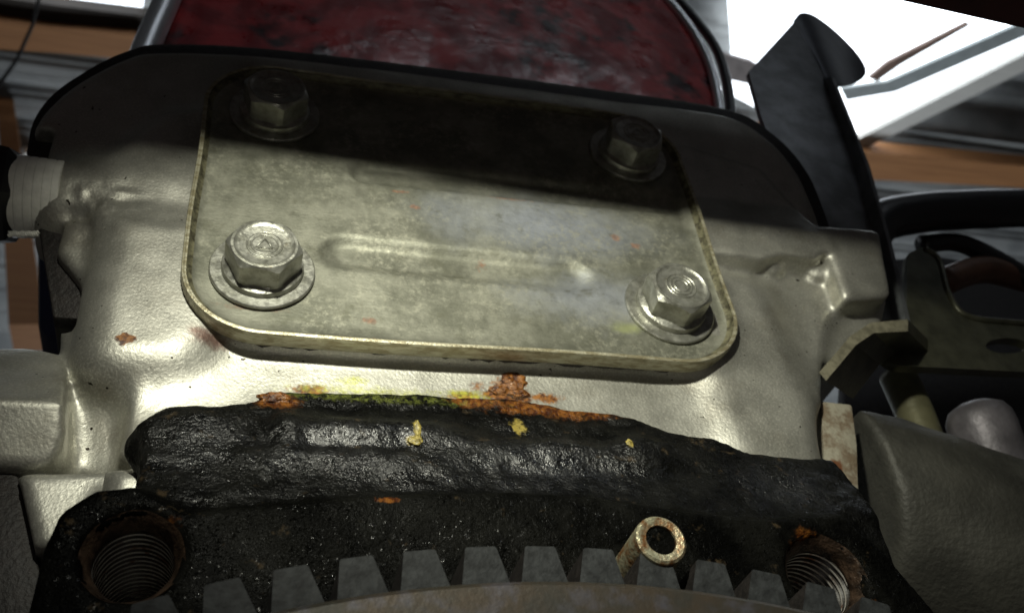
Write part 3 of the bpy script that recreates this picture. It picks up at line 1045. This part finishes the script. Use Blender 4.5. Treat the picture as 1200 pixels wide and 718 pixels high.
# threaded bores
for c, r in ((h1, 30.0), (h2, 32.0)):
    bm = bmesh.new()
    seg, pit, turns = 64, 6.6, 36
    rows = []
    for k in range(turns * 6):
        ring = []
        for s_ in range(seg):
            th = 2 * math.pi * s_ / seg
            ph = k / 6.0
            y = -108 + (ph + s_ / seg) * pit
            rr = r - 0.6 - (2.6, 2.7, 2.6, 1.2, 0.0, 1.2)[k % 6]
            if k < 3:
                rr = r - 0.3
            ring.append(bm.verts.new((c[0] + rr * math.cos(th), y, c[2] + rr * math.sin(th))))
        rows.append(ring)
    for a, b in zip(rows, rows[1:]):
        for s_ in range(seg - 1):
            bm.faces.new((a[s_], a[s_ + 1], b[s_ + 1], b[s_])).material_index = 0 if rows.index(a) % 6 in (0, 1) else 1
    for k in range(len(rows) - 7):           # the helix joins the next turn
        bm.faces.new((rows[k][seg - 1], rows[k + 6][0], rows[k + 7][0], rows[k + 1][seg - 1])).material_index = 0 if k % 6 in (0, 1) else 1
    lip = bmesh.new()
    add_lathe(lip, [(r + 4.5, -118.5), (r + 1.5, -114.5), (r - 0.8, -110), (r - 3.2, -104), (r - 3.0, -101), (r + 1, -99)], (c[0], 0, c[2]), (0, 1, 0), 56,
              rfun=lambda i_, q_, h_, th: (q_ + 0.5 * math.sin(3 * th + i_) + 0.35 * math.sin(7 * th), h_ + 0.5 * math.sin(5 * th)))
    bm_obj('bore_lip', lip, MLIP, eng, True)
    o = bm_obj('thread', bm, MTHREAD, eng)
    o.data.materials.append(MGROOVE)
    bm = bmesh.new()
    add_lathe(bm, [(r + 0.5, 0), (0.1, 12)], (c[0], 118, c[2]), (0, 1, 0), 32)
    bm_obj('bore_end', bm, MOIL, eng)

# crusty lumps grown out of the seam
for u, v, r, name in ((601, 447, (14, 4, 11), 'rust_crust'), (586, 458, (11, 4, 6), 'rust_crust'), (322, 467, (14, 4, 6), 'rust_crust'), (607, 462, (12, 4, 5), 'rust_crust'),
                      (486, 516, (6, 1.8, 5), 'grease_drip'), (489, 503, (3, 1.2, 9), 'grease_drip'), (737, 519, (2.6, 1.5, 4), 'grease_drip')):
    c = PS(u, v) if name == 'rust_crust' and v < 460 else PO(u, v)
    bm = bmesh.new()
    bmesh.ops.create_icosphere(bm, subdivisions=4, radius=1)
    q = np.array([v_.co for v_ in bm.verts])
    nz_ = 1 + 0.28 * vnoise(q * 10 + u, 5.0, 3) + 0.2 * vnoise(q * 10 + u, 2.3, 4)
    if u == 601:
        nz_ -= 0.35 * np.exp(-((q[:, 0] - 0.25) ** 2 + q[:, 2] ** 2) * 5) * (q[:, 1] < 0)
    for v_, k in zip(bm.verts, nz_):
        v_.co = Vector((c[0] + v_.co.x * r[0] * k, c[1] + v_.co.y * r[1] * k, c[2] + v_.co.z * r[2] * k))
    bm_obj(name, bm, MCRUST if name == 'rust_crust' else MDRIP, eng, True)

# hollow dowel sleeve
sc = P(775, 632, -182)
bm = bmesh.new()
add_lathe(bm, [(11.2, -110), (11.0, 58), (11.6, 62), (17, 63), (18.8, 61.5), (19.4, 58), (19.6, -10)], (sc[0], -120, sc[2]), (0, -1, 0), 40)
bm_obj('dowel_sleeve', bm, MSLEEVE, eng, angle=40)
bm = bmesh.new()
add_lathe(bm, [(11.4, 60), (7, 61.5), (0.1, 60)], (sc[0], -120, sc[2]), (0, -1, 0), 24)
bm_obj('oil_plug', bm, MOIL, eng, True)

# ------------------------------------------------------------------ flywheel with ring gear
FX, FZ, RT = -27.0, -523.0 - 814.0, 814.0
fw = thing('flywheel', 'grey flywheel with ring gear teeth across the bottom edge of the picture', 'flywheel', (FX, -180, FZ))
bm = bmesh.new()
add_lathe(bm, [(778, -60), (779, 0), (700, 0.5)], (FX, -180, FZ), (0, -1, 0), 240)
bm_obj('ring_gear', bm, MGEAR, fw, angle=40)
bm = bmesh.new()
add_lathe(bm, [(776, 1), (778, 3), (778, 20), (774, 24), (735, 26), (700, 30), (100, 30), (100, -40), (700, -40)], (FX, -180, FZ), (0, -1, 0), 240)
bm_obj('disc', bm, MRIM, fw, angle=25)
tm = None
da = 42.2 / RT
base_a = math.atan2(P(610 + 24, 645, -180)[0] - FX, RT)
for k in range(-9, 9):
    a = base_a + k * da
    if tm is None:
        bmt = bmesh.new()
        rb, rt = 777 - RT, 0.0
        add_poly(bmt, [(-18, rb), (18, rb), (16.6, rb + 9), (11, rt - 1.2), (9.8, rt), (-9.8, rt), (-11, rt - 1.2), (-16.6, rb + 9)], 0, 58)
        bmesh.ops.recalc_face_normals(bmt, faces=bmt.faces)
        tm = bpy.data.meshes.new('tooth')
        bmt.to_mesh(tm)
        bmt.free()
        tm.transform(Matrix.Scale(S, 4))
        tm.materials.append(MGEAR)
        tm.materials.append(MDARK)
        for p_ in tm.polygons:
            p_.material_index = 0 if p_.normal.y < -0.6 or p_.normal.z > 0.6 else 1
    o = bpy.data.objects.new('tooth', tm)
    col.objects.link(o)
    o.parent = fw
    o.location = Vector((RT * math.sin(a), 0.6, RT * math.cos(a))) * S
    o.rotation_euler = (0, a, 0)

# ------------------------------------------------------------------ taped fitting on the left
zf = P(30, 230, 62)[2]
fit = thing('pipe_fitting', 'black pipe fitting with white tape wound threads screwed in at the left', 'fitting', (-500, 62, zf))
bm = bmesh.new()
xr = -452
pr = [(30, 0)]
for k in range(6):
    pr += [(42.5 + 0.5 * k, 1 + k * 9), (43.5 + 0.5 * k, 2 + k * 9), (43.8 + 0.5 * k, 8.2 + k * 9), (42.8 + 0.5 * k, 9 + k * 9)]
pr += [(30, 60)]
add_lathe(bm, pr, (xr + 14, 62, zf), (-1, 0, -0.03), 40)
bm_obj('thread_tape', bm, MTAPE, fit, angle=50)
bm = bmesh.new()
add_lathe(bm, [(28, 40), (48, 41), (58, 48), (60, 60), (60, 130), (40, 150), (30, 260), (0.1, 260)], (xr + 8, 62, zf), (-1, 0, -0.03), 6, rot=0.3)
bm_obj('hex_collar', bm, MHOSE, fit, angle=30)

bm = bmesh.new()
for j in range(3):
    pts = []
    for k in range(26):
        a = k * 1.15 + j * 2.1
        u = 10 + k * 1.4
        p_ = P(u, 274 + 0.4 * math.sin(k), 52)
        pts.append((p_[0], p_[1] + 2.4 * math.cos(a), p_[2] + 2.4 * math.sin(a)))
    add_tube(bm, pts, 1.3, 6)
bm_obj('tape_strand', bm, MTAPE, fit, True)

# ------------------------------------------------------------------ strap with bent hook, right
strap = thing('bent_strap', 'dark grey flat steel strap with a folded hook end at the upper right', 'strap', P(980, 300, 110))
yS = 110
prism('strap_face', XZ([(931, 25), (877, 84), (893, 140), (925, 220), (960, 310), (985, 380), (1048, 372), (1030, 290), (1003, 195), (975, 101), (961, 60)], yS), yS, yS + 12, MSTRAP, strap, bevel=2)
# folded side
A_ = [P(u, v, yS + 4) for u, v in ((963, 92), (999, 196), (1026, 291), (1043, 373))]
B_ = [P(u, v, yS - 26) for u, v in ((974, 90), (1014, 190), (1042, 290), (1064, 385))]
VV = [tuple(p) for p in A_ + B_] + [tuple(p + np.array([10, 4, 0])) for p in A_ + B_]
FF = []
for k in range(3):
    FF += [[k, k + 1, 5 + k, 4 + k], [8 + k, 12 + k, 13 + k, 9 + k], [4 + k, 5 + k, 13 + k, 12 + k], [k, 8 + k, 9 + k, k + 1]]
FF += [[0, 4, 12, 8], [3, 11, 15, 7]]
mesh_obj('side_flange', VV, FF, MSTRAP, strap)
# hook: the strip is folded over and curls away
HA = [(930, 24, 110), (937, 16, 108), (946, 15.5, 114), (957, 20, 126), (976, 34, 150), (994, 51, 178), (1007, 66, 196), (1013, 76, 203), (1015, 82, 206)]
HB = [(966, 90, 110), (972, 97, 107), (979, 99, 112), (987, 99, 124), (995, 98.5, 146), (1003, 97, 172), (1009, 94, 190), (1013, 90, 200), (1015, 86, 205)]
bm = bmesh.new()
rows = []
for p_, q_ in zip(smooth_path(HA, 3), smooth_path(HB, 3)):
    a_, b_ = P(*p_), P(*q_)
    rows.append([bm.verts.new(tuple(a_ + (b_ - a_) * k / 4)) for k in range(5)])
for r0, r1 in zip(rows, rows[1:]):
    for k in range(4):
        bm.faces.new((r0[k], r0[k + 1], r1[k + 1], r1[k]))
bmesh.ops.recalc_face_normals(bm, faces=bm.faces)
bmesh.ops.solidify(bm, geom=bm.faces[:], thickness=9)
bm_obj('hook', bm, plain('hook_steel', (0.05, 0.056, 0.07), 0.5, 0.3, 0.2, 30, 0.2, 6), strap, angle=50)
# foot, bent back to the casing
t0 = [P(u, v, 30) for u, v in ((1064, 374), (1020, 378), (996, 394), (960, 436))]
t1 = [P(u, v, 30) for u, v in ((1064, 388), (1024, 390), (1003, 404), (968, 446))]
dv = np.array([78, 60.0, 22])
VV, FF = [], []
for p in t0 + t1:
    VV.append(tuple(p))
for p in t0 + t1:
    VV.append(tuple(p + dv))
for k in range(3):
    FF += [[k, k + 1, 5 + k, 4 + k], [8 + k, 12 + k, 13 + k, 9 + k], [4 + k, 5 + k, 13 + k, 12 + k], [k, 8 + k, 9 + k, k + 1]]
FF += [[0, 4, 12, 8], [3, 11, 15, 7]]
foot = mesh_obj('foot', VV, FF, MBRK, strap)
foot.data.materials.append(plain('lit_foot_edge', (0.3, 0.28, 0.2), 0.4, 0.5, 0.3, 12, 0.3, 4))  # paler colour stands in for light on the foot's front edge
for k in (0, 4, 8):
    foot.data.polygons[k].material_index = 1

# ------------------------------------------------------------------ bracket, hoses and castings on the right
brk = thing('shelf_bracket', 'olive plated sheet bracket with an upright tab beside the strap foot', 'bracket', P(1100, 400, 90))
yb = 90
hole = XZ([(1180 + 25 * math.cos(a), 405 - 9 * math.sin(a)) for a in np.linspace(0, 2 * math.pi, 20, endpoint=False)], yb)
face = round_poly(XZ([(1036, 420), (1062, 380), (1063, 298), (1080, 289), (1098, 300), (1112, 345), (1135, 372), (1290, 388), (1290, 440), (1050, 428)], yb), [10, 20, 8, 6, 10, 20, 24, 2, 2, 10])
prism('bracket_plate', face, yb, yb + 14, MBRK, brk, holes=[hole])
edge = smooth_path([P(1083, 291, yb), P(1100, 305, yb), P(1112, 345, yb), P(1135, 371, yb), P(1200, 379, yb), P(1290, 388, yb)], 6)
bm = bmesh.new()
add_tube(bm, edge, 5, 10)
bm_obj('rolled_edge', bm, MBRK, brk, True)


def hose(name, px, y, r, mat, label, cat, seg=20):
    b_ = bmesh.new()
    ys_ = y if isinstance(y, (list, tuple)) else [y] * len(px)
    add_tube(b_, smooth_path([P(u, v, q) for (u, v), q in zip(px, ys_)], 8), r, seg)
    return tag(bm_obj(name, b_, mat, smooth=True), label, cat)


hose('hose', [(1010, 300), (1030, 262), (1075, 250), (1130, 246), (1200, 244), (1300, 244)], 190, 36, MHOSE, 'thick black rubber hose running right from behind the strap', 'hose')
hose('hose', [(1080, 286), (1120, 284), (1160, 300), (1210, 330), (1270, 370)], 230, 17, MHOSE, 'thinner black hose curving below the thick hose', 'hose')
hose('pipe', [(1105, 330), (1150, 316), (1200, 326), (1270, 345)], 240, 24, plain('brown_pipe', (0.12, 0.06, 0.035), 0.5, 0.2, 0.3, 40, 0.2, 8), 'brown metal pipe between the hoses and the bracket', 'pipe')
hose('pipe', [(1052, 440), (1070, 480), (1085, 520)], 170, 26, plain('olive_pipe', (0.11, 0.105, 0.06), 0.45, 0.3, 0.3, 40, 0.2, 8), 'short olive pipe stub in the dark under the bracket', 'pipe')
bm = bmesh.new()
la, lb2 = P(1140, 470, 120), P(1172, 560, 150)
ax_l = Vector((la - lb2).tolist()).normalized()
add_lathe(bm, [(44, -20), (45, 70), (43, 84), (36, 96), (20, 104), (0.1, 106)], tuple(lb2), tuple(ax_l), 36)
tag(bm_obj('grey_lug', bm, MLUG, angle=50), 'pale grey rounded lug standing above the large grey casting', 'lug')

st = thing('starter_housing', 'large dark grey rounded housing with a pale rusty flange at lower right', 'housing', P(1080, 600, 120))
prism('flange_plate', round_poly(XZ([(962, 470), (998, 474), (1004, 520), (1008, 640), (985, 620), (968, 560)], 55), 4), 55, 80, MFLANGE, st, bevel=3)
fs = Field((300, 30, -760), (760, 420, -180), 7.0)
a_, b_ = P(940, 570, 190), P(1240, 700, 190)
fs.add(fs.cap(a_, b_, 122, 150))
fs.cut(fs.box((a_[0] - 90, 200, a_[2]), (130, 400, 400), 2), 6)
ra, rb_ = P(1000, 480, 110), P(1190, 560, 110)
fs.add(fs.cap(ra, rb_, 11), 16)
v_, q_ = fs.mesh()
v_[:, 1] += vnoise(v_, 40, 3) * 3
np_mesh('housing_body', v_, q_, MGREY, st)
# dark floor of the bay behind everything low on the right and left
bayr = XZ([(1000, 306), (1100, 300), (1330, 335), (1330, 900), (960, 900)], 470)
tag(prism('rear_bulkhead', bayr, 470, 500, MDARK, bevel=4), 'black bulkhead behind the hoses and bracket on the right', 'bulkhead')
tag(prism('lower_cover', round_poly(XZ([(-60, 556), (20, 552), (44, 650), (60, 760), (-60, 760)], 20), 6), 20, 120, MDARK, bevel=4), 'dark grey cover at the lower left corner beside the flange ear', 'cover')
